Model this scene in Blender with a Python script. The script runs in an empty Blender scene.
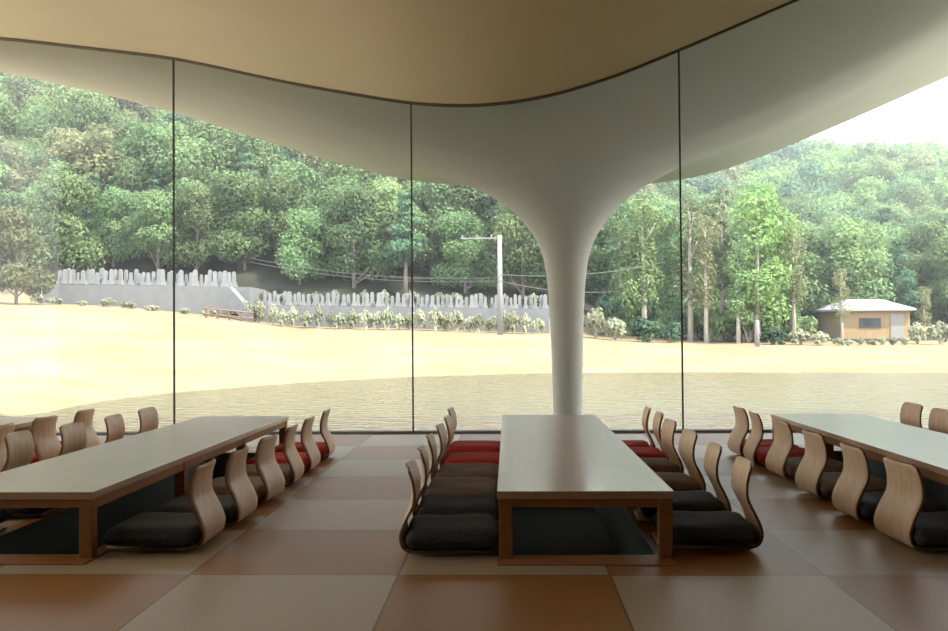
import bpy, bmesh, math, random
import numpy as np
from mathutils import Matrix, Vector

C = bpy.context.scene.collection
sc = bpy.context.scene
R = math.radians
# ------------------------------------------------------------------ camera, sky, sun, exposure
F = 935.0                                     # focal length in pixels of the 948 x 631 frame
EYE = 1.1
cam = bpy.data.cameras.new('camera')
cam.sensor_fit = 'HORIZONTAL'; cam.sensor_width = 36.0; cam.lens = 36.0 * F / 948.0
cam.clip_end = 2000
camo = bpy.data.objects.new('camera', cam); C.objects.link(camo)
M = Matrix.Rotation(R(2.08), 4, 'Z') @ Matrix.Rotation(R(90 + 0.95), 4, 'X') @ Matrix.Rotation(R(-0.45), 4, 'Z')
M.translation = (0, 0, EYE)
camo.matrix_world = M
sc.camera = camo

w = bpy.data.worlds.new('hazy_sky'); sc.world = w; w.use_nodes = True
nt = w.node_tree
bg = nt.nodes['Background']
geo = nt.nodes.new('ShaderNodeTexCoord'); sep = nt.nodes.new('ShaderNodeSeparateXYZ')
ramp = nt.nodes.new('ShaderNodeValToRGB')
nt.links.new(geo.outputs['Generated'], sep.inputs[0]); nt.links.new(sep.outputs['Z'], ramp.inputs[0])
ramp.color_ramp.elements[0].position = 0.0; ramp.color_ramp.elements[0].color = (1.0, 0.99, 0.95, 1)
ramp.color_ramp.elements[1].position = 0.7; ramp.color_ramp.elements[1].color = (0.66, 0.82, 1.0, 1)
nt.links.new(ramp.outputs[0], bg.inputs[0]); bg.inputs[1].default_value = 1.3

sun = bpy.data.lights.new('sun', 'SUN'); sun.energy = 4.6; sun.angle = R(2.0); sun.color = (1.0, 0.92, 0.78)
suno = bpy.data.objects.new('sun', sun); C.objects.link(suno)
suno.rotation_euler = Vector((-0.50, 0.24, -0.80)).to_track_quat('-Z', 'Y').to_euler()

sc.view_settings.view_transform = 'Standard'; sc.view_settings.look = 'None'
sc.view_settings.gamma = 1.0; sc.view_settings.use_curve_mapping = False
sc.view_settings.exposure = 1.65
sc.cycles.use_denoising = True
sc.cycles.max_bounces = 12; sc.cycles.diffuse_bounces = 8; sc.cycles.transparent_max_bounces = 24
sc.cycles.sample_clamp_indirect = 6.0

# ------------------------------------------------------------------ helpers
YAW = R(2.08)
def XP(px, Y):
    "X of the vertical line seen in pixel column px at depth Y"
    return Y * np.tan(np.arctan((px - 474) / F) - YAW)
def PX(x, Y): return 474 + F * np.tan(np.arctan(x / Y) + YAW)
def at(px, py, Y):
    "point at depth Y seen at pixel (px, py)"
    d = M.to_3x3() @ Vector(((px - 474) / F, -(py - 315.5) / F, -1)); d *= Y / d.y
    return (d.x, Y, EYE + d.z)

def mat(name, col, rough=0.6, spec=0.3, var=0.0, scale=8.0, stretch=(1, 1, 1), bump=0.0, col2=None, coat=0.0, transl=0.0):
    m = bpy.data.materials.new(name); m.use_nodes = True
    n = m.node_tree; b = n.nodes['Principled BSDF']
    b.inputs['Roughness'].default_value = rough; b.inputs['Specular IOR Level'].default_value = spec
    b.inputs['Coat Weight'].default_value = coat; b.inputs['Coat Roughness'].default_value = 0.12
    c2 = col2 or tuple(min(1, c * (1 + var)) for c in col); c1 = col if col2 else tuple(c * (1 - var) for c in col)
    tc = n.nodes.new('ShaderNodeTexCoord'); mp = n.nodes.new('ShaderNodeMapping'); no = n.nodes.new('ShaderNodeTexNoise')
    mp.inputs['Scale'].default_value = stretch; no.inputs['Scale'].default_value = scale; no.inputs['Detail'].default_value = 5
    rp = n.nodes.new('ShaderNodeValToRGB')
    rp.color_ramp.elements[0].position = 0.32; rp.color_ramp.elements[1].position = 0.68
    rp.color_ramp.elements[0].color = (*c1, 1); rp.color_ramp.elements[1].color = (*c2, 1)
    n.links.new(tc.outputs['Object'], mp.inputs[0]); n.links.new(mp.outputs[0], no.inputs['Vector'])
    n.links.new(no.outputs['Fac'], rp.inputs[0]); n.links.new(rp.outputs[0], b.inputs['Base Color'])
    if bump:
        bp = n.nodes.new('ShaderNodeBump'); bp.inputs['Strength'].default_value = bump; bp.inputs['Distance'].default_value = 0.02
        n.links.new(no.outputs['Fac'], bp.inputs['Height']); n.links.new(bp.outputs[0], b.inputs['Normal'])
    if transl:
        t = n.nodes.new('ShaderNodeBsdfTranslucent'); mx = n.nodes.new('ShaderNodeMixShader'); mx.inputs[0].default_value = transl
        n.links.new(rp.outputs[0], t.inputs[0]); n.links.new(b.outputs[0], mx.inputs[1]); n.links.new(t.outputs[0], mx.inputs[2])
        n.links.new(mx.outputs[0], n.nodes['Material Output'].inputs[0])
    return m

def leafmat(name, c1, c2):
    m = mat(name, c1, rough=0.75, spec=0.15, col2=c2, scale=0.9, transl=0.35)
    n = m.node_tree                                     # every tree leans to its own tone
    oi = n.nodes.new('ShaderNodeObjectInfo'); hs = n.nodes.new('ShaderNodeHueSaturation')
    rp = [x for x in n.nodes if x.type == 'VALTORGB'][0]
    mr = n.nodes.new('ShaderNodeMapRange'); mr.inputs[3].default_value = 0.475; mr.inputs[4].default_value = 0.52
    mv = n.nodes.new('ShaderNodeMapRange'); mv.inputs[3].default_value = 0.7; mv.inputs[4].default_value = 1.3
    ml = n.nodes.new('ShaderNodeMath'); ml.operation = 'MULTIPLY'; ml.inputs[1].default_value = 7.31
    fr = n.nodes.new('ShaderNodeMath'); fr.operation = 'FRACT'
    n.links.new(oi.outputs['Random'], mr.inputs[0]); n.links.new(oi.outputs['Random'], ml.inputs[0])
    n.links.new(ml.outputs[0], fr.inputs[0]); n.links.new(fr.outputs[0], mv.inputs[0])
    n.links.new(mr.outputs[0], hs.inputs['Hue']); n.links.new(mv.outputs[0], hs.inputs['Value'])
    n.links.new(rp.outputs[0], hs.inputs['Color'])
    for x in n.nodes:
        if x.type == 'BSDF_PRINCIPLED': n.links.new(hs.outputs[0], x.inputs['Base Color'])
        if x.type == 'BSDF_TRANSLUCENT': n.links.new(hs.outputs[0], x.inputs[0])
    return m

def link_mesh(name, me, material, parent=None, smooth=False):
    for m in (material if isinstance(material, (list, tuple)) else [material]): me.materials.append(m)
    if smooth:
        for p in me.polygons: p.use_smooth = True
    o = bpy.data.objects.new(name, me); C.objects.link(o)
    if parent: o.parent = parent
    return o

def obj(name, bm, material, parent=None, smooth=False, bevel=0.0):
    bmesh.ops.recalc_face_normals(bm, faces=bm.faces)
    me = bpy.data.meshes.new(name); bm.to_mesh(me); bm.free()
    o = link_mesh(name, me, material, parent, smooth)
    if bevel:
        b = o.modifiers.new('bevel', 'BEVEL'); b.width = bevel; b.segments = 2; b.limit_method = 'ANGLE'
    return o

def pyd(name, v, f, material, parent=None, smooth=False):
    me = bpy.data.meshes.new(name); me.from_pydata([tuple(map(float, p)) for p in v], [], f); me.update()
    return link_mesh(name, me, material, parent, smooth)

def box(bm, x0, x1, y0, y1, z0, z1):
    v = [bm.verts.new(p) for p in ((x0, y0, z0), (x1, y0, z0), (x1, y1, z0), (x0, y1, z0), (x0, y0, z1), (x1, y0, z1), (x1, y1, z1), (x0, y1, z1))]
    for q in ((0, 3, 2, 1), (4, 5, 6, 7), (0, 1, 5, 4), (1, 2, 6, 5), (2, 3, 7, 6), (3, 0, 4, 7)): bm.faces.new([v[i] for i in q])

def boxes(*bs):
    bm = bmesh.new()
    for b in bs: box(bm, *b)
    return bm

def tube(bm, pts, radii, n=8):
    rings = []
    for i, p in enumerate(pts):
        p = Vector(p); a = Vector(pts[max(0, i - 1)]); b = Vector(pts[min(len(pts) - 1, i + 1)])
        d = (b - a).normalized(); s = d.orthogonal().normalized(); t = d.cross(s)
        r = radii[i] if isinstance(radii, (list, tuple)) else radii
        rings.append([bm.verts.new(p + (s * math.cos(2 * math.pi * k / n) + t * math.sin(2 * math.pi * k / n)) * r) for k in range(n)])
    for a, b in zip(rings, rings[1:]):
        for k in range(n): bm.faces.new((a[k], a[(k + 1) % n], b[(k + 1) % n], b[k]))
    bm.faces.new(rings[0][::-1]); bm.faces.new(rings[-1])

def tag(o, label, cat, group=None, kind=None):
    o['label'] = label; o['category'] = cat
    if group: o['group'] = group
    if kind: o['kind'] = kind
    return o

def struct(o):
    o['kind'] = 'structure'; return o

def empty(name, loc=(0, 0, 0), rz=0):
    o = bpy.data.objects.new(name, None); C.objects.link(o); o.location = loc; o.rotation_euler = (0, 0, rz)
    o.empty_display_size = 0.1
    return o

KIDS = {}
def kids(root):
    if root.name not in KIDS: KIDS[root.name] = [o for o in C.objects if o.parent == root]
    return KIDS[root.name]

def dup(root):
    r = root.copy(); C.objects.link(r)
    for ch in kids(root):
        c = ch.copy(); C.objects.link(c); c.parent = r
    return r

def instances(proto, used, name_key):
    "first call hands out the prototype itself, later calls a copy"
    if name_key in used: return dup(proto)
    used.add(name_key); kids(proto); return proto

# ------------------------------------------------------------------ materials
cream = mat('cream_ceiling', (0.82, 0.69, 0.45), rough=0.9, spec=0.1, var=0.012, scale=1.5)  # inside of the shell, tinted warmer than the plaster outside
plaster = mat('white_plaster', (0.82, 0.76, 0.66), rough=0.85, spec=0.15, var=0.015, scale=1.5)
wall_m = mat('dark_brown_wall', (0.17, 0.12, 0.08), rough=0.9, var=0.04, scale=2)  # unseen walls, made dark to hold down bounced light in the room
steel = mat('dark_steel', (0.06, 0.06, 0.055), rough=0.5, var=0.1)
table_w = mat('honey_wood', (0.34, 0.22, 0.14), rough=0.30, spec=0.5, col2=(0.40, 0.26, 0.165), scale=3, stretch=(14, 0.8, 14), coat=0.45)
edge_w = mat('red_brown_wood', (0.22, 0.09, 0.026), rough=0.5, col2=(0.28, 0.12, 0.038), scale=4, stretch=(2, 10, 10))
rim_w = mat('rim_wood', (0.30, 0.115, 0.035), rough=0.5, col2=(0.35, 0.145, 0.05), scale=4, stretch=(2, 2, 2))
ply = mat('bent_plywood', (0.50, 0.33, 0.20), rough=0.4, spec=0.45, col2=(0.62, 0.43, 0.28), scale=5, stretch=(8, 8, 1))
plyedge = mat('plywood_edge', (0.20, 0.11, 0.06), rough=0.6, var=0.2, scale=20, stretch=(30, 1, 30))
fab_dark = mat('charcoal_fabric', (0.046, 0.048, 0.052), rough=0.9, spec=0.2, var=0.25, scale=60, bump=0.15)
fab_taupe = mat('taupe_fabric', (0.20, 0.145, 0.11), rough=0.9, spec=0.2, var=0.15, scale=60, bump=0.15)
fab_red = mat('red_fabric', (0.45, 0.045, 0.035), rough=0.9, spec=0.2, var=0.15, scale=60, bump=0.15)
carpet = mat('well_carpet', (0.10, 0.11, 0.10), rough=0.95, var=0.1, scale=40)
granite = mat('pale_granite', (0.21, 0.21, 0.21), rough=0.7, var=0.15, scale=6)
concrete = mat('grey_concrete', (0.17, 0.17, 0.175), rough=0.9, var=0.07, scale=2)
bark = mat('grey_bark', (0.20, 0.165, 0.145), rough=0.9, var=0.25, scale=5, stretch=(3, 3, 0.6))
bark_pale = mat('pale_bark', (0.42, 0.38, 0.33), rough=0.9, var=0.2, scale=5, stretch=(3, 3, 0.6))
leaf_a = leafmat('fresh_leaves', (0.10, 0.17, 0.075), (0.21, 0.29, 0.13))
leaf_b = leafmat('olive_leaves', (0.14, 0.16, 0.08), (0.25, 0.265, 0.145))
leaf_c = leafmat('dark_needles', (0.055, 0.115, 0.07), (0.11, 0.19, 0.11))
leaf_e = leafmat('bright_leaves', (0.13, 0.22, 0.075), (0.24, 0.34, 0.13))
leaf_f = leafmat('brown_olive_leaves', (0.11, 0.115, 0.05), (0.20, 0.20, 0.10))
leaf_d = leafmat('grey_green_leaves', (0.26, 0.28, 0.18), (0.42, 0.43, 0.32))
pole_m = mat('pale_pole', (0.24, 0.24, 0.25), rough=0.6, var=0.04)
wire_m = mat('wire', (0.12, 0.12, 0.12), rough=0.6)
timber = mat('ochre_timber', (0.36, 0.24, 0.13), rough=0.8, var=0.15, scale=3, stretch=(6, 6, 0.5))
whitemetal = mat('white_metal_roof', (0.34, 0.34, 0.38), rough=0.45, var=0.03)
darkglass = mat('dark_pane', (0.05, 0.055, 0.06), rough=0.15)
fence_w = mat('red_brown_rail', (0.20, 0.13, 0.10), rough=0.8, var=0.15)

def node(n, t, **kw):
    x = n.nodes.new(t)
    for k, v in kw.items(): setattr(x, k, v)
    return x
def mth(n, op, a, b=None):
    x = node(n, 'ShaderNodeMath', operation=op)
    for i, v in enumerate((a, b)):
        if v is None: continue
        if isinstance(v, (int, float)): x.inputs[i].default_value = v
        else: n.links.new(v, x.inputs[i])
    return x.outputs[0]

# tatami: square mats laid checkerboard, the weave turned a quarter on every other mat
TS, TX, TY = 0.953, -0.505, 4.23
tat = bpy.data.materials.new('tatami'); tat.use_nodes = True
n = tat.node_tree; b = n.nodes['Principled BSDF']
tc = node(n, 'ShaderNodeTexCoord'); sp = node(n, 'ShaderNodeSeparateXYZ'); n.links.new(tc.outputs['Object'], sp.inputs[0])
ux = mth(n, 'DIVIDE', mth(n, 'ADD', sp.outputs[0], -TX + TS * 40), TS); uy = mth(n, 'DIVIDE', mth(n, 'ADD', sp.outputs[1], -TY + TS * 40), TS)
par = mth(n, 'MODULO', mth(n, 'ADD', mth(n, 'FLOOR', ux), mth(n, 'FLOOR', uy)), 2.0)     # 0 = light mat
fx = mth(n, 'ABSOLUTE', mth(n, 'SUBTRACT', mth(n, 'FRACT', ux), 0.5)); fy = mth(n, 'ABSOLUTE', mth(n, 'SUBTRACT', mth(n, 'FRACT', uy), 0.5))
gap = mth(n, 'GREATER_THAN', mth(n, 'MAXIMUM', fx, fy), 0.494)
def weave(st):
    mp = node(n, 'ShaderNodeMapping'); mp.inputs['Scale'].default_value = st
    no = node(n, 'ShaderNodeTexNoise'); no.inputs['Scale'].default_value = 1.0; no.inputs['Detail'].default_value = 4
    n.links.new(tc.outputs['Object'], mp.inputs[0]); n.links.new(mp.outputs[0], no.inputs['Vector']); return no.outputs['Fac']
wa, wb = weave((160, 4, 1)), weave((4, 160, 1))
def cmix(f, a, b_):
    x = node(n, 'ShaderNodeMix', data_type='RGBA')
    n.links.new(f, x.inputs[0])
    for k, v in ((6, a), (7, b_)):
        if isinstance(v, tuple): x.inputs[k].default_value = (*v, 1)
        else: n.links.new(v, x.inputs[k])
    return x.outputs[2]
cl = cmix(wa, (0.33, 0.25, 0.17), (0.42, 0.33, 0.235))  # same straw on all mats; turned-weave sheen painted in as two tones
cd = cmix(wb, (0.24, 0.095, 0.017), (0.31, 0.135, 0.033))
cc = cmix(gap, cmix(par, cl, cd), (0.12, 0.085, 0.025))
n.links.new(cc, b.inputs['Base Color']); b.inputs['Roughness'].default_value = 0.46; b.inputs['Specular IOR Level'].default_value = 0.42

# meadow, pale and dry, greener in patches
mead = mat('dry_meadow', (0.205, 0.150, 0.088), rough=0.95, spec=0.05, col2=(0.27, 0.202, 0.125), scale=0.35)
forestfloor = mat('forest_floor', (0.025, 0.026, 0.02), rough=1.0, spec=0.05, col2=(0.05, 0.048, 0.036), scale=0.6)  # dark soil, deepened further by tree shade put into its colour
water = mat('pond_water', (0.020, 0.036, 0.010), rough=0.06, spec=0.5, var=0.1, scale=0.3)
n = water.node_tree; b = n.nodes['Principled BSDF']; b.inputs['IOR'].default_value = 1.33
tc = node(n, 'ShaderNodeTexCoord'); mp = node(n, 'ShaderNodeMapping'); mp.inputs['Scale'].default_value = (0.8, 1.6, 1)
no = node(n, 'ShaderNodeTexNoise'); no.inputs['Scale'].default_value = 2.6; no.inputs['Detail'].default_value = 3
bp = node(n, 'ShaderNodeBump'); bp.inputs['Strength'].default_value = 0.6; bp.inputs['Distance'].default_value = 0.22
n.links.new(tc.outputs['Object'], mp.inputs[0]); n.links.new(mp.outputs[0], no.inputs['Vector'])
n.links.new(no.outputs['Fac'], bp.inputs['Height']); n.links.new(bp.outputs[0], b.inputs['Normal'])

glass = bpy.data.materials.new('window_glass'); glass.use_nodes = True
n = glass.node_tree; n.nodes.remove(n.nodes['Principled BSDF'])
tr = node(n, 'ShaderNodeBsdfTransparent'); tr.inputs[0].default_value = (0.96, 0.975, 0.96, 1)
gl = node(n, 'ShaderNodeBsdfGlossy'); gl.inputs['Roughness'].default_value = 0.02
fr = node(n, 'ShaderNodeFresnel'); fr.inputs[0].default_value = 1.45
mx = node(n, 'ShaderNodeMixShader')
n.links.new(fr.outputs[0], mx.inputs[0]); n.links.new(tr.outputs[0], mx.inputs[1]); n.links.new(gl.outputs[0], mx.inputs[2])
n.links.new(mx.outputs[0], n.nodes['Material Output'].inputs[0])

# ------------------------------------------------------------------ the room shell
XL, XR, YB, YG, YE = -9.5, 8.5, -5.0, 10.06, 15.3        # side walls, back wall, glass line, outer roof edge
COLX, COLY = 0.76, 12.0
GX = np.array([-11, -9.5, -5.49, -3.63, -2.3, -1.04, -0.41, 0.1, 0.56, 1.2, 1.81, 3.26, 4.75, 8.5, 10])
GZ = np.array([4.72, 4.65, 4.37, 4.12, 3.81, 3.575, 3.535, 3.57, 3.65, 3.84, 4.08, 4.68, 5.28, 6.3, 6.5])
EX = np.array([-12, -8.15, -6.7, -5.4, -3.98, -2.7, -1.5, 0, 1.2, 2.76, 3.7, 5.0, 7.06, 9, 11])
EZ = np.array([6.2, 5.44, 5.10, 4.74, 4.28, 3.87, 3.58, 3.46, 3.45, 3.52, 3.74, 4.24, 5.12, 6.0, 6.7])
FR = np.array([.10, .165, .185, .20, .215, .235, .27, .33, .40, .52, .68, .95, 1.4, 2.0, 2.8, 4, 6, 12])
FZ = np.array([-2.0, -.6, .5, 1.1, 1.45, 1.75, 2.0, 2.2, 2.34, 2.52, 2.70, 2.92, 3.18, 3.45, 3.8, 4.4, 5.6, 10])
def smooth_tab(x, X, Z, s):
    return sum(w_ * np.interp(x + d * s, X, Z) for d, w_ in ((-1, .1), (-.5, .2), (0, .4), (.5, .2), (1, .1)))
def roof_z(x, y):
    x = np.asarray(x, float); y = np.asarray(y, float)
    g = smooth_tab(x, GX, GZ, 0.35); e = smooth_tab(x, EX, EZ, 0.5)
    t = (y - YG) / (YE - YG)
    base = np.where(t < 0, g + 0.035 * (YG - y), g + (e - g) * np.clip(t, 0, 1.2))
    dx = x - COLX; r = np.hypot(np.where(dx < 0, dx * .92, dx), y - COLY)
    f = np.interp(r, FR, FZ)
    k = 3.5
    blend = -np.log(np.exp(-k * np.clip(base - f, -8, 8)) + 1) / k + f
    blend = np.where(base - f > 4, f, blend); blend = np.where(base - f < -4, base, blend)
    wgt = np.clip((y - YG) / 0.9, 0, 1); wgt = wgt * wgt * (3 - 2 * wgt)
    return base * (1 - wgt) + blend * wgt

# floor with wells under the tables
TABLES = [('far_left', -5.04, -4.23), ('left', -2.85, -2.03), ('centre', -0.06, 0.785), ('right', 2.37, 3.16)]
TY0, TY1 = 4.50, 8.57
pits = [(x0 + 0.075, x1 - 0.075, TY0 + 0.09, TY1 - 0.09) for _, x0, x1 in TABLES]
xc = sorted({XL, XR, *[p[0] for p in pits], *[p[1] for p in pits]}); yc = sorted({YB, YG + 0.1, pits[0][2], pits[0][3]})
v, f = [], []
for i in range(len(xc) - 1):
    for j in range(len(yc) - 1):
        cx, cy = (xc[i] + xc[i + 1]) / 2, (yc[j] + yc[j + 1]) / 2
        if any(p[0] < cx < p[1] and p[2] < cy < p[3] for p in pits): continue
        k = len(v); v += [(xc[i], yc[j], 0), (xc[i + 1], yc[j], 0), (xc[i + 1], yc[j + 1], 0), (xc[i], yc[j + 1], 0)]
        f.append((k, k + 1, k + 2, k + 3))
struct(pyd('floor', v, f, tat))
for i, (x0, x1, y0, y1) in enumerate(pits):                      # sunken foot wells
    d = -0.38
    v = [(x0, y0, 0), (x1, y0, 0), (x1, y1, 0), (x0, y1, 0), (x0, y0, d), (x1, y0, d), (x1, y1, d), (x0, y1, d)]
    struct(pyd('floor_well', v, [(0, 1, 5, 4), (1, 2, 6, 5), (2, 3, 7, 6), (3, 0, 4, 7), (4, 5, 6, 7)], carpet))
    a, t = 0.075, 0.006
    struct(obj('trim_%d' % (i + 1), boxes((x0 - a, x1 + a, y0 - 0.19, y0, 0, t), (x0 - a, x1 + a, y1, y1 + .15, 0, t),
                                          (x0 - a, x0, y0, y1, 0, t), (x1, x1 + a, y0, y1, 0, t)), rim_w))
struct(obj('trim_5', boxes((XL, XR, YG + 0.1, YG + 0.3, -1.3, -0.02), (XL, XR, YG - 0.03, YG + 0.1, -0.3, 0.025)), concrete))   # sill and footing under the glass

# ceiling (inside) and roof canopy with the flaring column (outside): one shell running through the glass line
xs = np.linspace(XL - 0.3, XR + 0.3, 121); ys = np.linspace(YB - 0.3, YG, 60)
def grid_shell(name, xs, ys, thick):
    X, Y = np.meshgrid(xs, ys); Z = roof_z(X, Y); nx, ny = len(xs), len(ys)
    v = np.concatenate([np.stack([X, Y, Z], -1).reshape(-1, 3), np.stack([X, Y, Z + thick], -1).reshape(-1, 3)])
    f = []; o = nx * ny
    for j in range(ny - 1):
        for i in range(nx - 1):
            a = j * nx + i
            f += [(a, a + nx, a + nx + 1, a + 1), (a + o, a + 1 + o, a + nx + 1 + o, a + nx + o)]
    return pyd(name, v, f, cream, smooth=True)
struct(grid_shell('ceiling', xs, ys, 0.2))
NT, NR = 144, 90
v, f = [], []
X0, X1 = XL - 3, XR + 2.5
for k in range(NT):
    a = 2 * math.pi * k / NT; ca, sa = math.cos(a), math.sin(a)
    Rm = min(((X1 - COLX) / ca if ca > 1e-6 else (X0 - COLX) / ca if ca < -1e-6 else 1e9), ((YE - COLY) / sa if sa > 1e-6 else (YG - COLY) / sa if sa < -1e-6 else 1e9))
    for i in range(NR):
        t = i / (NR - 1); r = 0.165 + (Rm - 0.165) * t ** 2.6
        v.append((COLX + r * ca, COLY + r * sa))
v = np.array(v); z = roof_z(v[:, 0], v[:, 1]); z[0::NR] = -0.9
nb = len(v)
V = np.concatenate([np.column_stack([v, z]), np.column_stack([v, np.maximum(z + 0.22, 3.4)])])
for k in range(NT):
    for i in range(NR - 1):
        a, b_ = k * NR + i, ((k + 1) % NT) * NR + i
        f += [(a, a + 1, b_ + 1, b_), (a + nb, b_ + nb, b_ + 1 + nb, a + 1 + nb)]
    a, b_ = k * NR + NR - 1, ((k + 1) % NT) * NR + NR - 1
    f.append((a, a + nb, b_ + nb, b_))
struct(tag(pyd('column', V, f, plaster, smooth=True), 'white concrete column flaring into the curved roof outside the glass', 'column'))

# solid walls at the sides and back
def wall(name, p, q):
    N = 60; v = []; f = []
    for i in range(N + 1):
        x = p[0] + (q[0] - p[0]) * i / N; y = p[1] + (q[1] - p[1]) * i / N
        v += [(x, y, -0.3), (x, y, float(roof_z(x, min(y, YG))) + 0.05)]
    for i in range(N): f.append((2 * i, 2 * i + 2, 2 * i + 3, 2 * i + 1))
    o = struct(pyd(name, v, f, wall_m))
    s = o.modifiers.new('thick', 'SOLIDIFY'); s.thickness = 0.15; s.offset = 0
wall('wall_left', (XL, YB), (XL, 0.5)); wall('wall_right', (XR, YB), (XR, YG)); wall('wall_back', (XL, YB), (XR, YB))

# frameless panes, dark joints, dark seam along the ceiling
JO = [XL, -6.4, -3.635, -1.03, 1.855, 4.75, XR]
for k in range(len(JO) - 1):
    N = 24; v = []; f = []
    for i in range(N + 1):
        x = JO[k] + (JO[k + 1] - JO[k]) * i / N
        v += [(x, YG, 0.02), (x, YG, float(roof_z(x, YG)))]
    for i in range(N): f.append((2 * i, 2 * i + 2, 2 * i + 3, 2 * i + 1))
    struct(pyd('window_%d' % (k + 1), v, f, glass))
for k, x in enumerate(JO[1:-1]):
    struct(obj('trim_%d' % (k + 6), boxes((x - 0.008, x + 0.008, YG - 0.012, YG + 0.012, 0.02, float(roof_z(x, YG)))), steel))
N = 40; v = []; f = []                                            # the left side is glazed too
for i in range(N + 1):
    y = 0.5 + (YG - 0.5) * i / N; v += [(XL, y, 0.02), (XL, y, float(roof_z(XL, min(y, YG))))]
for i in range(N): f.append((2 * i, 2 * i + 2, 2 * i + 3, 2 * i + 1))
struct(pyd('window_7', v, f, glass))
v, f = [], []; N = 150
for i in range(N + 1):
    x = XL + (XR - XL) * i / N; z = float(roof_z(x, YG))
    v += [(x, YG - 0.035, z - 0.018), (x, YG + 0.035, z - 0.018), (x, YG + 0.035, z + 0.03), (x, YG - 0.035, z + 0.03)]
for i in range(N):
    for q in range(4):
        a, b_ = 4 * i + q, 4 * i + (q + 1) % 4; f.append((a, b_, b_ + 4, a + 4))
struct(pyd('trim_11', v, f, mat('bronze_channel', (0.13, 0.09, 0.05), rough=0.6, var=0.1)))

# ------------------------------------------------------------------ land outside
WL = -0.4                                                        # pond level
SP = np.array([-2500, -900, -300, 40, 100, 170, 300, 415, 550, 700, 948, 1300, 2500])
SY = np.array([8, 9, 11.5, 17.5, 20.5, 23.3, 27.8, 31, 33.2, 33, 31.5, 29, 26])
KY = np.array([45, 49.5, 53, 60, 72, 90, 110, 140, 170, 210, 260])
KP = np.array([-600, 0, 120, 240, 300, 420, 545, 620, 700, 820, 948, 1500])
KZ = np.array([  # ground height at depth KY (rows) and pixel column KP
    [3.2, 2.6, 2.2, 1.55, 1.15, 1.05, .80, .55, .30, .25, .25, .3],
    [3.6, 2.9, 2.6, 1.9, 1.5, 1.3, 1.0, .65, .40, .35, .35, .4],
    [5.5, 4.6, 4.5, 4.2, 3.7, 3.3, 2.8, 1.0, .60, .45, .45, .6],
    [8, 7.5, 7.5, 7.0, 6.2, 5.6, 4.8, 2.0, 1.2, .70, .6, 1.0],
    [15, 14, 13.5, 12.5, 11, 10, 8.5, 5.0, 3.0, 1.5, 1.2, 3],
    [24, 22.5, 22, 20.5, 18.5, 16.5, 14, 10, 7.5, 6.0, 6.0, 8],
    [33, 31, 30, 28, 25, 22, 19, 15, 13, 13, 13.0, 15],
    [42, 39, 37, 34, 30, 27, 24, 20, 20, 21, 20, 21],
    [44, 40, 38, 35, 32, 29, 27, 24, 25, 26, 24.5, 24],
    [42, 38, 36, 34, 31, 29, 27, 25, 26, 28, 26.5, 26],
    [30, 30, 30, 30, 28, 26, 26, 26, 26, 27, 26, 26]], float)
def ground(px, Y):
    ys_ = np.interp(px, SP, SY)
    zt = np.interp(px, KP, KZ[0])
    if Y <= ys_: return WL - 0.12 * min(ys_ - Y, 6)
    if Y <= 45:
        t = (Y - ys_) / (45 - ys_)
        bank = 0.10 * min(1, (Y - ys_) / 0.8)
        return WL + bank + (zt - WL - 0.10) * t ** 1.15
    col = [np.interp(px, KP, r) for r in KZ]
    return float(np.interp(Y, KY, col))
def gxy(x, y): return ground(PX(x, y), y)

pxs = np.concatenate([np.linspace(-2400, -320, 40), np.linspace(-300, 1260, 121), np.linspace(1300, 2400, 22)])
Ys = np.concatenate([np.linspace(10.5, 45, 110), np.linspace(46, 60, 20), np.linspace(64, 260, 45)])
v, f, mi = [], [], []
for Y in Ys:
    for p in pxs: v.append((XP(p, Y), Y, ground(p, Y) + (0.015 * math.sin(p * .21 + Y * 1.3) + 0.012 * math.sin(p * .05 - Y * 2.1) if Y < 45 else 0)))
nx = len(pxs)
for j in range(len(Ys) - 1):
    for i in range(nx - 1):
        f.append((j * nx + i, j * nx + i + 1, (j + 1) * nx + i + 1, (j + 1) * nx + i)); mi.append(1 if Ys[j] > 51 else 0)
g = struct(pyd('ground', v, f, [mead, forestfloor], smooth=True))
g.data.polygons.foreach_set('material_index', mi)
struct(pyd('pond_water', [(-40, YG + 0.2, WL), (60, YG + 0.2, WL), (60, 42, WL), (-40, 42, WL)], [(0, 1, 2, 3)], water))

# ------------------------------------------------------------------ low tables
def make_table(name, x0, x1, label):
    cx, cy = (x0 + x1) / 2, (TY0 + TY1) / 2; hx, hy = (x1 - x0) / 2, (TY1 - TY0) / 2
    t = tag(empty('low_table', (cx, cy, 0.006)), label, 'table', 'long low tables')
    obj('tabletop', boxes((-hx, hx, -hy, hy, 0.286, 0.324)), table_w, t, bevel=0.003)
    for sx in (-1, 1):
        a, b_ = sorted((sx * (hx - 0.012), sx * (hx - 0.037)))
        obj('apron', boxes((a, b_, -hy + 0.07, hy - 0.07, 0.235, 0.286)), edge_w, t)
    for sy in (-1, 1):
        a, b_ = sorted((sy * (hy - 0.012), sy * (hy - 0.037)))
        obj('apron', boxes((-hx + 0.07, hx - 0.07, a, b_, 0.245, 0.286)), edge_w, t)
    for y in (-hy + 0.04, -0.69, 0.64, hy - 0.04):
        for sx in (-1, 1):
            c = sx * (hx - 0.04)
            obj('leg', boxes((c - 0.032, c + 0.032, y - 0.032, y + 0.032, 0, 0.286)), edge_w, t, bevel=0.003)
make_table('far_left', *TABLES[0][1:], 'long wooden low table at the far left, cut by the left edge of the picture')
make_table('left', *TABLES[1][1:], 'long wooden low table left of the aisle, its grey sheen facing the meadow')
make_table('centre', *TABLES[2][1:], 'long wooden low table in the middle, in front of the white column')
make_table('right', *TABLES[3][1:], 'long wooden low table on the right, cut by the right edge of the picture')

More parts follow.
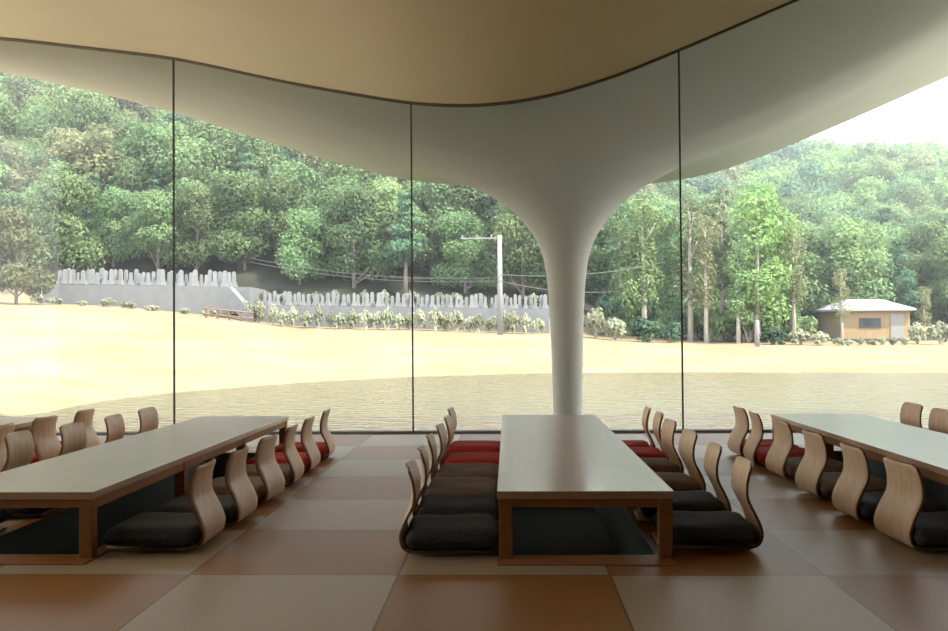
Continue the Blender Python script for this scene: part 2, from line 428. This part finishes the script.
# ------------------------------------------------------------------ legless chairs and cushions
PROF = [(-.26, .008), (-.1, .008), (.05, .008), (.15, .010), (.20, .018), (.230, .033), (.246, .062), (.250, .10), (.243, .145), (.227, .195), (.210, .24), (.202, .28), (.204, .33), (.214, .375), (.232, .425)]
def strip(bm, pts, wid, th=0.013, ny=8):
    layers = []
    for i, (x, z) in enumerate(pts):
        a = Vector((*pts[max(0, i - 1)], 0)); b_ = Vector((*pts[min(len(pts) - 1, i + 1)], 0)); d = (b_ - a).normalized()
        nx_, nz_ = -d.y, d.x
        row = []
        for s in (0.0, 1.0):
            for j in range(ny + 1):
                u = -1 + 2 * j / ny; y = u * wid[i] / 2
                curve = -0.022 * u * u * min(1, max(0, (z - 0.1) / 0.15))           # the back is gently dished
                row.append(bm.verts.new((x + nx_ * th * s + curve, y, z + nz_ * th * s)))
        layers.append(row)
    m = ny + 1
    def face(vs, mi=0):
        fc = bm.faces.new(vs); fc.material_index = mi; fc.smooth = mi == 0
    for a, b_ in zip(layers, layers[1:]):
        for j in range(ny):
            face((a[j], a[j + 1], b_[j + 1], b_[j])); face((a[m + j], b_[m + j], b_[m + j + 1], a[m + j + 1]))
        face((a[0], b_[0], b_[m], a[m]), 1); face((a[ny], a[m + ny], b_[m + ny], b_[ny]), 1)
    for row in (layers[0], layers[-1]):
        for j in range(ny): face((row[j], row[j + 1], row[m + j + 1], row[m + j]), 1)

def refine(pts, k=3):
    P = [Vector((*p, 0)) for p in pts]; out = []
    for i in range(len(P) - 1):
        p0, p1, p2, p3 = P[max(0, i - 1)], P[i], P[i + 1], P[min(len(P) - 1, i + 2)]
        for q in range(k):
            t = q / k
            r = 0.5 * (2 * p1 + (p2 - p0) * t + (2 * p0 - 5 * p1 + 4 * p2 - p3) * t * t + (3 * p1 - p0 - 3 * p2 + p3) * t ** 3)
            out.append((r.x, r.y))
    return out + [tuple(pts[-1])]
prof = refine(PROF); cut = next(i for i, p in enumerate(prof) if p[0] > .18)
wz = lambda z: float(np.interp(z, [0, .06, .15, .28, .40, .413, .422, .426], [.37, .385, .385, .375, .36, .35, .315, .27]))
def make_chair():
    t = empty('legless_chair')
    bm = bmesh.new(); strip(bm, prof[:cut + 1], [.37 * min(1, .82 + .18 * i / 4) for i in range(cut + 1)]); obj('seat', bm, [ply, plyedge], t)
    bm = bmesh.new(); strip(bm, prof[cut:], [wz(z) for _, z in prof[cut:]]); obj('backrest', bm, [ply, plyedge], t)
    return t

def make_cushion(name, m, seed):
    rnd = random.Random(seed); N = 22; v = []; f = []
    for s in (1, -1):
        for j in range(N + 1):
            for i in range(N + 1):
                u, w_ = -1 + 2 * i / N, -1 + 2 * j / N
                k = 1 - 0.05 * (1 - u * u) * 0 - 0.04 * (abs(u) * abs(w_)) ** 3
                x = u * k * (1 - 0.035 * (1 - w_ * w_)) * 0.245; y = w_ * k * (1 - 0.035 * (1 - u * u)) * 0.25
                h = ((1 - abs(u) ** 6) * (1 - abs(w_) ** 6)) ** 0.27
                dim = 0.010 * math.exp(-(u * u + w_ * w_) * 6)
                z = 0.060 + s * (0.052 * h) * (1 if s > 0 else 0.95) - (dim if s > 0 else 0) + (0.003 * math.sin(5 * u + seed) * math.sin(4 * w_ + 2 * seed) * h if s > 0 else 0)
                v.append((x, y, z))
    o = (N + 1) ** 2
    for j in range(N):
        for i in range(N):
            a = j * (N + 1) + i
            f += [(a, a + 1, a + N + 2, a + N + 1), (a + o, a + N + 1 + o, a + N + 2 + o, a + 1 + o)]
    me = bpy.data.meshes.new(name); me.from_pydata(v, [], f)
    bm = bmesh.new(); bm.from_mesh(me); bmesh.ops.remove_doubles(bm, verts=bm.verts, dist=1e-5)
    return obj(name, bm, m, smooth=True)

chair0 = make_chair(); used = set()
cush = {'charcoal': make_cushion('floor_cushion', fab_dark, 1), 'taupe': make_cushion('floor_cushion', fab_taupe, 2), 'red': make_cushion('floor_cushion', fab_red, 3)}
rnd = random.Random(5)
ORD = ['nearest', 'second nearest', 'third from the front', 'fourth from the front', 'second from the window', 'closest to the window']
COL6 = ['charcoal', 'charcoal', 'taupe', 'taupe', 'red', 'red']
def seat_row(edge, side, depths, where, group, first=0, out=0.232, shift=()):
    "edge: X of the table edge; side: +1 chairs sit to the right of the table and face left"
    for k, Y in enumerate(depths):
        i = first + k
        o = instances(chair0, used, 'chair')
        jx, jr = rnd.uniform(-.015, .015), rnd.uniform(-.06, .06)
        x = edge + side * (out + jx + (shift[k] if k < len(shift) else 0))
        o.location = (x, Y, 0.001); o.rotation_euler = (0, 0, (0 if side > 0 else math.pi) + jr)
        tag(o, 'bent plywood legless chair, %s %s' % (ORD[i], where), 'chair', 'legless chairs ' + group)
        c = COL6[i]; q = instances(cush[c], used, c)
        q.location = (x - side * 0.012, Y + rnd.uniform(-.01, .01), 0.0225); q.rotation_euler = (0, 0, (0 if side > 0 else math.pi) + jr + rnd.uniform(-.03, .03))
        tag(q, '%s cushion, %s %s' % (c, ORD[i], where), 'cushion', 'floor cushions ' + group)
seat_row(-0.06, -1, [4.76, 5.40, 6.02, 6.68, 7.32, 8.10], 'on the left side of the middle table', 'left of the middle table')
seat_row(0.77, 1, [4.86, 5.48, 6.22, 6.95, 7.60, 8.10], 'on the right side of the middle table', 'right of the middle table')
seat_row(-2.03, 1, [4.83, 5.38, 6.06, 6.70, 7.34, 8.05], 'on the aisle side of the left table', 'on the aisle side of the left table', out=.262)
seat_row(-2.85, -1, [5.00, 5.66, 6.33, 6.92, 7.60, 8.30], 'on the meadow side of the left table', 'on the meadow side of the left table', out=.21, shift=(0, 0, .11, .04))
seat_row(2.37, -1, [4.83, 5.46, 6.20, 6.98, 7.60, 8.13], 'on the aisle side of the right table', 'on the aisle side of the right table', out=.19)
seat_row(3.16, 1, [7.78, 8.41], 'on the far side of the right table', 'beyond the right table', first=4, out=.20)
seat_row(-4.23, 1, [6.85, 7.52, 8.19], 'at the table on the far left', 'at the far left table', first=3, out=.26)

# ------------------------------------------------------------------ beyond the pond: terraces with stones
def ground_at(px, Y): return ground(px, Y)
def terrace(p0, p1, Y, ya0, ya1, thick=0.5, label='', drop=1.6):
    "grey retaining wall whose top runs from pixel (p0, ya0) to (p1, ya1)"
    a, b_ = at(p0, ya0, Y), at(p1, ya1, Y); v = []
    for (x, y, z) in (a, b_):
        v += [(x, y, z - drop), (x, y, z), (x, y + thick, z), (x, y + thick, z - drop)]
    o = pyd('retaining_wall', v, [(0, 1, 5, 4), (1, 2, 6, 5), (2, 3, 7, 6), (0, 3, 2, 1), (4, 5, 6, 7)], concrete)
    return tag(o, label, 'retaining wall')
terrace(42, 250, 49.0, 284, 287, 3.2, 'tall grey retaining wall at the left edge of the meadow', 1.8)
terrace(252, 549, 48.4, 305, 309, 2.6, 'long low grey retaining wall behind the utility pole', 1.3)
a, b_ = at(252, 289, 48.9), at(264, 312, 48.2)
v = []
for (x, y, z) in (at(236, 288, 48.9), at(258, 313, 48.2)): v += [(x, y - 1.2, z), (x, y - 0.3, z), (x, y - 0.3, z - 0.9), (x, y - 1.2, z - 0.9)]
tag(pyd('stair_ramp', v, [(0, 1, 5, 4), (1, 2, 6, 5), (2, 3, 7, 6), (3, 0, 4, 7), (0, 3, 2, 1), (4, 5, 6, 7)], granite), 'pale sloping ramp running down the right end of the tall grey wall', 'ramp')

bm = bmesh.new()
box(bm, -.2, .2, -.2, .2, 0, .12); box(bm, -.15, .15, -.15, .15, .12, .26)
vs = [(-.11, .26), (.11, .26), (.11, .72), (.07, .80), (0, .83), (-.07, .80), (-.11, .72)]
fr_, bk_ = [bm.verts.new((x, -.07, z)) for x, z in vs], [bm.verts.new((x, .07, z)) for x, z in vs]
bm.faces.new(fr_); bm.faces.new(bk_[::-1])
for i in range(7): bm.faces.new((fr_[i], bk_[i], bk_[(i + 1) % 7], fr_[(i + 1) % 7]))
stone0 = obj('gravestone', bm, granite)
rs = random.Random(11)
def stones(p0, p1, Y, y0, y1, n, hpx, label, group):
    for k in range(n):
        px = p0 + (p1 - p0) * (k + .5 + rs.uniform(-.25, .25)) / n; py = y0 + (y1 - y0) * k / n
        o = instances(stone0, used, 'stone'); o.location = at(px, py, Y + rs.uniform(-.1, .5)); o.rotation_euler = (0, 0, rs.uniform(-.2, .2))
        s = hpx * Y / F / 0.83 * rs.uniform(.8, 1.15); o.scale = (s * rs.uniform(.8, 1.1),) * 2 + (s,)
        tag(o, label, 'gravestone', group)
stones(58, 236, 49.9, 284, 287, 38, 15, 'pale upright gravestone in the row on top of the tall grey wall', 'gravestones on the tall wall')
stones(262, 548, 49.2, 305, 309, 58, 13, 'pale upright gravestone in the row on top of the long low wall', 'gravestones on the low wall')

# ------------------------------------------------------------------ trees and shrubs
def clump_leaves(clumps, n, size, rnd, flat=0.3):
    v, f = [], []
    tot = sum(c[3] ** 2 for c in clumps)
    for (cx, cy, cz, r, sq) in clumps:
        for _ in range(int(n * r * r / tot)):
            d = Vector((rnd.gauss(0, 1), rnd.gauss(0, 1), rnd.gauss(0, 1) + .25)).normalized()
            rr = r * (rnd.uniform(.55, 1.06))
            p = Vector((cx + d.x * rr, cy + d.y * rr, cz + d.z * rr * sq))
            nrm = (d + Vector((rnd.gauss(0, .6), rnd.gauss(0, .6), rnd.gauss(0, .6) + flat))).normalized()
            s = nrm.orthogonal().normalized(); s.rotate(Matrix.Rotation(rnd.uniform(0, 6.28), 3, nrm)); t = nrm.cross(s)
            a, b_ = size * rnd.uniform(.7, 1.3), size * rnd.uniform(.4, .75)
            k = len(v); v += [p - s * a, p - t * b_, p + s * a, p + t * b_]; f.append((k, k + 1, k + 2, k + 3))
    return v, f

def make_tree(name, h, rad, leaf, barkm, seed, n=1500, size=.26, kind='round', base=.3):
    r = random.Random(seed); t = empty(name)
    clumps = []
    if kind == 'round':
        for _ in range(13):
            a, q = r.uniform(0, 6.28), r.random(); zz = h * (base + (1 - base) * (.15 + .72 * q))
            rr = rad * r.uniform(.25, .75) * (1 - .45 * q)
            clumps.append((rr * math.cos(a), rr * math.sin(a), zz, rad * r.uniform(.36, .56), .8))
        clumps.append((0, 0, h * .86, rad * .45, .9))
    elif kind == 'pine':
        for k in range(8):
            q = k / 7; zz = h * (base + (1 - base) * q * .93); a = k * 2.4 + r.random(); rr = rad * (1 - q) * r.uniform(.35, .6)
            clumps.append((rr * math.cos(a), rr * math.sin(a), zz, rad * (.75 - .45 * q), .45))
    elif kind == 'slender':
        for k in range(11):
            q = k / 10; a = r.uniform(0, 6.28); rr = rad * r.uniform(.1, .6) * (1 - .6 * abs(q - .4))
            clumps.append((rr * math.cos(a), rr * math.sin(a), h * (base + (1 - base) * .94 * q), rad * r.uniform(.38, .55), 1.0))
    bm = bmesh.new(); lean = r.uniform(-.03, .03) * h
    tube(bm, [(0, 0, -.6), (lean * .3, 0, h * .3), (lean, lean * .5, h * .6), (lean, 0, h * .93)], [h * .022, h * .017, h * .011, h * .004], 7)
    for c in clumps[::2]:
        z0 = max(h * base * .8, c[2] - rad * .8); tube(bm, [(lean * .6, 0, z0), (c[0] * .6, c[1] * .6, (z0 + c[2]) / 2 + .1), (c[0], c[1], c[2])], [h * .009, h * .006, h * .003], 5)
    obj('trunk', bm, barkm, t, smooth=True)
    v, f = clump_leaves(clumps, n, size, r)
    pyd('crown', v, f, leaf, t)
    return t

TREES = {}
def proto(key, *a, **k):
    TREES[key] = [make_tree(*[x + (s * 31) if i == 5 else x for i, x in enumerate(a)], **k) for s in range(2)]
proto('green', 'broadleaf_tree', 6.5, 2.5, leaf_a, bark, 3, n=8000, size=.115, base=.05)
proto('olive', 'olive_tree', 7.0, 2.2, leaf_b, bark, 7, n=2000, size=.15, base=.4)
proto('dark', 'pine_tree', 8.0, 1.9, leaf_c, bark, 9, n=3000, size=.15, kind='pine', base=.38)
proto('slender', 'slender_tree', 8.0, 1.5, leaf_a, bark_pale, 21, n=2600, size=.12, kind='slender', base=.3)
proto('sparse', 'slender_olive_tree', 8.0, 1.4, leaf_b, bark_pale, 27, n=1300, size=.115, kind='slender', base=.35)
proto('bright', 'bright_green_tree', 8.0, 1.9, leaf_e, bark_pale, 41, n=3600, size=.12, kind='slender', base=.22)
proto('bushy', 'bushy_olive_tree', 5.5, 2.0, leaf_f, bark, 45, n=8000, size=.13, base=.12)
rt = random.Random(77)
def plant(key, px, Y, h, label, cat, group=None, sink=0.1, gz=None):
    i = rt.randrange(2); p = TREES[key][i]; h0 = {'green': 6.5, 'olive': 7, 'dark': 8, 'slender': 8, 'sparse': 8, 'bright': 8, 'bushy': 5.5}[key]
    o = instances(p, used, key + str(i)); s = h / h0
    o.location = (XP(px, Y), Y, (ground(px, Y) if gz is None else gz) - sink); o.rotation_euler = (0, 0, rt.uniform(0, 6.28))
    w_ = s * rt.uniform(.9, 1.15); o.scale = (w_, w_, s)
    tag(o, label, cat, group)

# wooded hillsides: the nearest 300 trees are things, the rest of the wood is one mass
LAB = {('green', 0): 'green broadleaf tree in the wood on the hillside left of the column',
       ('olive', 0): 'olive-brown thin-leaved tree in the wood on the hillside left of the column',
       ('dark', 0): 'dark green pine in the wood on the hillside left of the column',
       ('green', 1): 'green broadleaf tree in the wood on the hillside right of the column',
       ('olive', 1): 'olive-brown thin-leaved tree in the wood on the hillside right of the column',
       ('dark', 1): 'dark green pine in the wood on the hillside right of the column'}
ROOFP = np.array([-200, 0, 100, 172, 260, 413, 480, 510, 550, 590, 625, 680, 740, 820, 948, 1100]); ROOFY = np.array([40, 73, 87, 112, 140, 183, 195, 205, 290, 260, 197, 187, 170, 137, 74, 10])
wood = []
Y = 53.5
while Y < 215:
    step = 3.0 + (Y - 53) * 0.027
    x0, x1 = XP(-90, Y), XP(1030, Y)
    x = x0 + rt.uniform(0, step)
    while x < x1:
        px = PX(x, Y) + rt.uniform(-4, 4); yy = Y + rt.uniform(-.4, .4) * step
        right = px > 575
        if right and yy < 58: x += step; continue
        h = rt.uniform(5.2, 7.6) * (1 + (yy - 55) * .0022)
        gz = ground(px, yy); base_py = 331 + (508 - px) * .0079 - (gz + h * .15 - EYE) * F / yy
        if base_py + 6 > np.interp(px, ROOFP, ROOFY):
            q = rt.random(); lx = px / 560
            if not right:
                up = (yy - 53) / 50
                key = 'olive' if q < .16 + .42 * min(1, up) else ('dark' if q > .84 else 'green')
                if yy < 57: key = 'green' if q < .8 else 'dark'; h *= .85
            else: key = 'green' if q < .72 else ('dark' if q < .9 else 'olive')
            wood.append((yy / h, key, px, yy, h, int(right)))
        x += step * rt.uniform(.8, 1.25)
    Y += step * .82
wood.sort()
for _, key, px, yy, h, rt_ in wood[:270]:
    plant(key, px, yy, h, LAB[(key, rt_)], 'tree', 'wood on the hillside %s of the column' % ('right' if rt_ else 'left'))
def mass(name, items, mats, label, seed):
    "all the far trees as a single canopy"
    r = random.Random(seed); base = []
    for q in range(4):
        cl_ = [(r.uniform(-.3, .3), r.uniform(-.3, .3), .35 + .5 * r.random(), r.uniform(.16, .25), .9) for _ in range(9)] + [(0, 0, .8, .2, .9)]
        base.append(np.array([tuple(p) for p in clump_leaves(cl_, 1500, .034, r)[0]]))
    V, mi = [], []
    for _, key, px, yy, h, _r in items:
        b_ = base[r.randrange(4)]; a = r.uniform(0, 6.28); w_ = h * r.uniform(.85, 1.1)
        ca, sa = math.cos(a) * w_, math.sin(a) * w_
        V.append(np.column_stack([b_[:, 0] * ca - b_[:, 1] * sa + XP(px, yy), b_[:, 0] * sa + b_[:, 1] * ca + yy, b_[:, 2] * h + ground(px, yy)]))
        mi += [('green', 'olive', 'dark').index(key) if r.random() > .25 or key != 'green' else 3] * (len(b_) // 4)
    V = np.concatenate(V); nq = len(V) // 4
    me = bpy.data.meshes.new(name); me.vertices.add(len(V)); me.vertices.foreach_set('co', V.ravel())
    me.loops.add(len(V)); me.loops.foreach_set('vertex_index', np.arange(len(V)))
    me.polygons.add(nq); me.polygons.foreach_set('loop_start', np.arange(nq) * 4)
    o = link_mesh(name, me, mats)
    me.polygons.foreach_set('material_index', np.array(mi)); me.update(calc_edges=True)
    return tag(o, label, 'wood', kind='stuff')
mass('distant_wood', wood[270:], [leaf_a, leaf_b, leaf_c, leaf_e], 'dense mixed tree canopy covering the upper hillsides across the pond', 4)

# grove on the far shore right of the column
for key, px, Yd, top, label in (
    ('slender', 622, 51, 205, 'bushy green slender tree just right of the column'),
    ('slender', 645, 49, 196, 'green slender tree left of the right window joint across the pond'),
    ('slender', 664, 51.5, 215, 'green slender tree touching the right window joint across the pond'),
    ('sparse', 690, 50, 200, 'thin olive-brown tree just right of the right window joint'),
    ('sparse', 706, 48.5, 215, 'second thin olive-brown tree right of the right window joint'),
    ('sparse', 722, 51, 190, 'thin olive-brown tree left of the bright green tree'),
    ('slender', 738, 48, 250, 'short slender tree at the foot of the bright green tree'),
    ('bright', 757, 49, 188, 'tall bright green tree behind the white post'),
    ('bright', 777, 50.5, 205, 'bright green tree right of the white post'),
    ('sparse', 794, 50, 232, 'thin olive tree left of the hut with the white roof'),
    ('sparse', 842, 48.8, 268, 'small thin tree in front of the hut wall'),
    ('sparse', 925, 50, 285, 'small thin tree right of the hut')):
    z = at(px, top, Yd)[2]; plant(key, px, Yd, z - ground(px, Yd), label, 'tree')
plant('dark', 604, 53.5, 6.0, 'dark tree close to the right edge of the column', 'tree')
plant('bushy', 16, 46, 4.9, 'olive-brown tree standing at the left end of the meadow', 'tree')

# shrubs
def make_shrub(name, leaf, seed, n=420, size=.10):
    r = random.Random(seed)
    cl_ = [(r.uniform(-.4, .4), r.uniform(-.3, .3), r.uniform(.25, .65), r.uniform(.22, .34), .9) for _ in range(7)]
    v, f = clump_leaves(cl_, n, size, r); t = empty(name)
    bm = bmesh.new()
    for c in cl_: tube(bm, [(0, 0, -.02), (c[0] * .6, c[1] * .6, c[2] * .6), c[:3]], [.03, .02, .008], 5)
    obj('stem', bm, bark_pale, t); pyd('foliage', v, f, leaf, t)
    return t
SHR = {'pale': make_shrub('pale_shrub', leaf_d, 2), 'dark': make_shrub('dark_shrub', leaf_c, 3), 'under': make_shrub('green_shrub', leaf_a, 4, n=700, size=.09)}
def shrub(k, px, Yd, hpx, wpx, label, group=None, py=None):
    o = instances(SHR[k], used, 'shrub' + k); z = ground(px, Yd) - .03 if py is None else at(px, py, Yd)[2] + .04
    o.location = (XP(px, Yd), Yd, z); o.rotation_euler = (0, 0, rs.uniform(0, 6.28))
    o.scale = (wpx * Yd / F / 1.15,) * 2 + (hpx * Yd / F / .9,); tag(o, label, 'shrub', group)
for k in range(26):
    shrub('pale', 248 + k * 11.6 + rs.uniform(-3, 3), 47.2 + rs.uniform(-.4, .4), rs.uniform(16, 27), rs.uniform(10, 16), 'pale grey-green shrub in the row in front of the long low wall', 'shrubs before the low wall')
for k in range(9):
    shrub('pale', 32 + k * 25 + rs.uniform(-6, 6), 48.2, rs.uniform(6, 13), rs.uniform(12, 18), 'low pale shrub at the foot of the tall grey wall', 'shrubs before the tall wall')
for k in range(12):
    px = 266 + k * 24 + rs.uniform(-6, 6)
    shrub('pale', px, 49.9, rs.uniform(13, 20), rs.uniform(10, 15), 'pale shrub growing among the gravestones on the long low wall', 'shrubs among the gravestones', py=305 + 4 * (px - 262) / 286)
for i, (k, px, Yd, h, w_, l) in enumerate((
    ('pale', 596, 47, 34, 26, 'pale grey shrub right beside the column on the far shore'),
    ('pale', 614, 46, 26, 26, 'pale grey shrub second from the column on the far shore'),
    ('dark', 648, 46, 26, 34, 'dark rounded shrub left of the right window joint'),
    ('dark', 668, 47, 22, 26, 'dark shrub touching the right window joint'),
    ('dark', 772, 47, 18, 30, 'dark shrub added right of the white post'),  # shrub added to fill a dark spot of unclear origin
    ('pale', 800, 46.5, 18, 24, 'pale shrub between the white post and the hut'),
    ('pale', 820, 46, 16, 20, 'pale shrub at the left corner of the hut'),
    ('pale', 917, 47, 24, 22, 'pale shrub at the right corner of the hut'),
    ('pale', 940, 46, 26, 22, 'pale shrub at the right edge of the picture on the far shore'))):
    shrub(k, px, Yd, h, w_, l)
for k in range(7):
    shrub('pale', 838 + k * 11, 45.6, rs.uniform(7, 11), 10, 'tiny pale shrub in the row along the front of the hut', 'shrubs before the hut')

for k in range(20):                                               # undergrowth below the grove
    px = 612 + k * 9.9 + rs.uniform(-4, 4)
    shrub('under' if k % 3 else 'dark', px, 50.5 + rs.uniform(-1, 2), rs.uniform(26, 48), rs.uniform(22, 34), 'leafy green undergrowth shrub among the trunks of the grove' if k % 3 else 'dark undergrowth shrub among the trunks of the grove', 'undergrowth of the grove')

# utility pole with its lines, white post, fence, hut
Yd = 45.2; bx, _, tz = at(499.5, 235, Yd); gz = ground(499.5, Yd)
t = tag(empty('utility_pole', (bx, Yd, gz)), 'tall pale utility pole standing on the meadow left of the column', 'utility pole')
bm = bmesh.new(); tube(bm, [(0, 0, -.3), (0, 0, tz - gz)], [.15, .11], 12); obj('post', bm, pole_m, t, smooth=True)
obj('crossarm', boxes((-1.9, .15, -.03, .03, tz - gz - .18, tz - gz - .12)), pole_m, t)
for x in (-1.8, -1.1, -.4): bm = bmesh.new(); tube(bm, [(x, 0, tz - gz - .12), (x, 0, tz - gz + .02)], .035, 8); obj('insulator', bm, pole_m, t)
bm = bmesh.new()
def wire(p, q, sag):
    p, q = Vector(p), Vector(q)
    tube(bm, [p.lerp(q, i / 12) - Vector((0, 0, sag * 4 * (i / 12) * (1 - i / 12))) for i in range(13)], .014, 5)
a = (bx, Yd - .13, at(499, 281, Yd)[2])
wire(a, at(250, 262, 50), .4); wire(a, at(620, 291, 47), .25); wire((a[0], a[1], a[2] + .15), at(250, 258, 50), .4); wire((a[0], a[1], a[2] + .3), at(665, 262, 47), .3)
tag(obj('power_line', bm, wire_m), 'thin pale power lines sagging from the utility pole', 'power line')
p = at(757, 320, 44.5); g0 = ground(757, 44.5)
bm = bmesh.new(); tube(bm, [(0, 0, -.2), (0, 0, p[2] - g0 - .05), (0, 0, p[2] - g0)], [.10, .10, .06], 10)
o = obj('white_post', bm, pole_m, smooth=True); o.location = (p[0], p[1], g0); tag(o, 'short white post on the far shore below the bright green tree', 'post')
a, b_ = at(206, 331, 46.6), at(252, 331, 46.6); L = b_[0] - a[0]
t = tag(empty('rail_fence', (a[0], 46.6, ground(206, 46.6))), 'low red-brown rail fence at the foot of the sloping ramp', 'fence')
for k in range(5):
    x = L * k / 4; dz = ground(206 + 46 * k / 4, 46.6) - ground(206, 46.6); obj('post', boxes((x - .04, x + .04, -.04, .04, dz - .2, dz + .62)), fence_w, t)
dz = ground(252, 46.6) - ground(206, 46.6)
for z in (.22, .50):
    bm = bmesh.new(); tube(bm, [(-.1, -.05, z), (L + .1, -.05, z + dz)], .035, 6); obj('rail', bm, fence_w, t)

Yd = 54.0
x0, x1 = at(836, 0, Yd)[0], at(905, 0, Yd)[0]; zg = ground(870, Yd); ze = at(866, 310, Yd)[2] - zg; zr = at(866, 298.5, Yd)[2] - zg; hw = (x1 - x0) / 2
t = tag(empty('hut', ((x0 + x1) / 2, Yd + 2, zg)), 'small ochre wooden hut with a white hipped roof across the pond', 'hut')
obj('wall', boxes((-hw, hw, -2, 2, -.3, ze + .03)), timber, t)
bm = bmesh.new(); e = hw + .25; d = 2.3; r_ = hw * .52
lo = [bm.verts.new(q) for q in ((-e, -d, ze - .05), (e, -d, ze - .05), (e, d, ze - .05), (-e, d, ze - .05))]
lu = [bm.verts.new(q) for q in ((-e, -d, ze + .06), (e, -d, ze + .06), (e, d, ze + .06), (-e, d, ze + .06))]
tp = [bm.verts.new(q) for q in ((-r_, -.4, zr), (r_, -.4, zr), (r_, .4, zr), (-r_, .4, zr))]
bm.faces.new(lo[::-1]); bm.faces.new(tp)
for k in range(4):
    bm.faces.new((lo[k], lo[(k + 1) % 4], lu[(k + 1) % 4], lu[k])); bm.faces.new((lu[k], lu[(k + 1) % 4], tp[(k + 1) % 4], tp[k]))
obj('roof', bm, whitemetal, t)
obj('window', boxes((-.9, .3, -2.04, -1.98, ze * .38, ze * .72)), darkglass, t)
obj('door', boxes((hw - 1.1, hw - .35, -2.04, -1.98, 0, ze * .85)), mat('pale_door', (.3, .28, .25)), t)

for key in TREES:
    for i in range(2):
        if key + str(i) not in used:
            for ch in kids(TREES[key][i]): bpy.data.objects.remove(ch)
            bpy.data.objects.remove(TREES[key][i])

# added scatter box beyond the pond: thin haze plus the pale veil of the glass
hz = bpy.data.materials.new('haze_veil'); hz.use_nodes = True
n = hz.node_tree; n.nodes.remove(n.nodes['Principled BSDF'])
vs_ = node(n, 'ShaderNodeVolumeScatter'); vs_.inputs['Color'].default_value = (0.95, 0.97, 1.0, 1); vs_.inputs['Density'].default_value = 0.0021; vs_.inputs['Anisotropy'].default_value = 0.2
n.links.new(vs_.outputs[0], n.nodes['Material Output'].inputs['Volume'])
o = obj('haze_veil', boxes((-150, 190, 34, 262, -6, 62)), hz); tag(o, 'added thin haze over the wooded valley, also standing in for the glass veil', 'haze', kind='stuff')
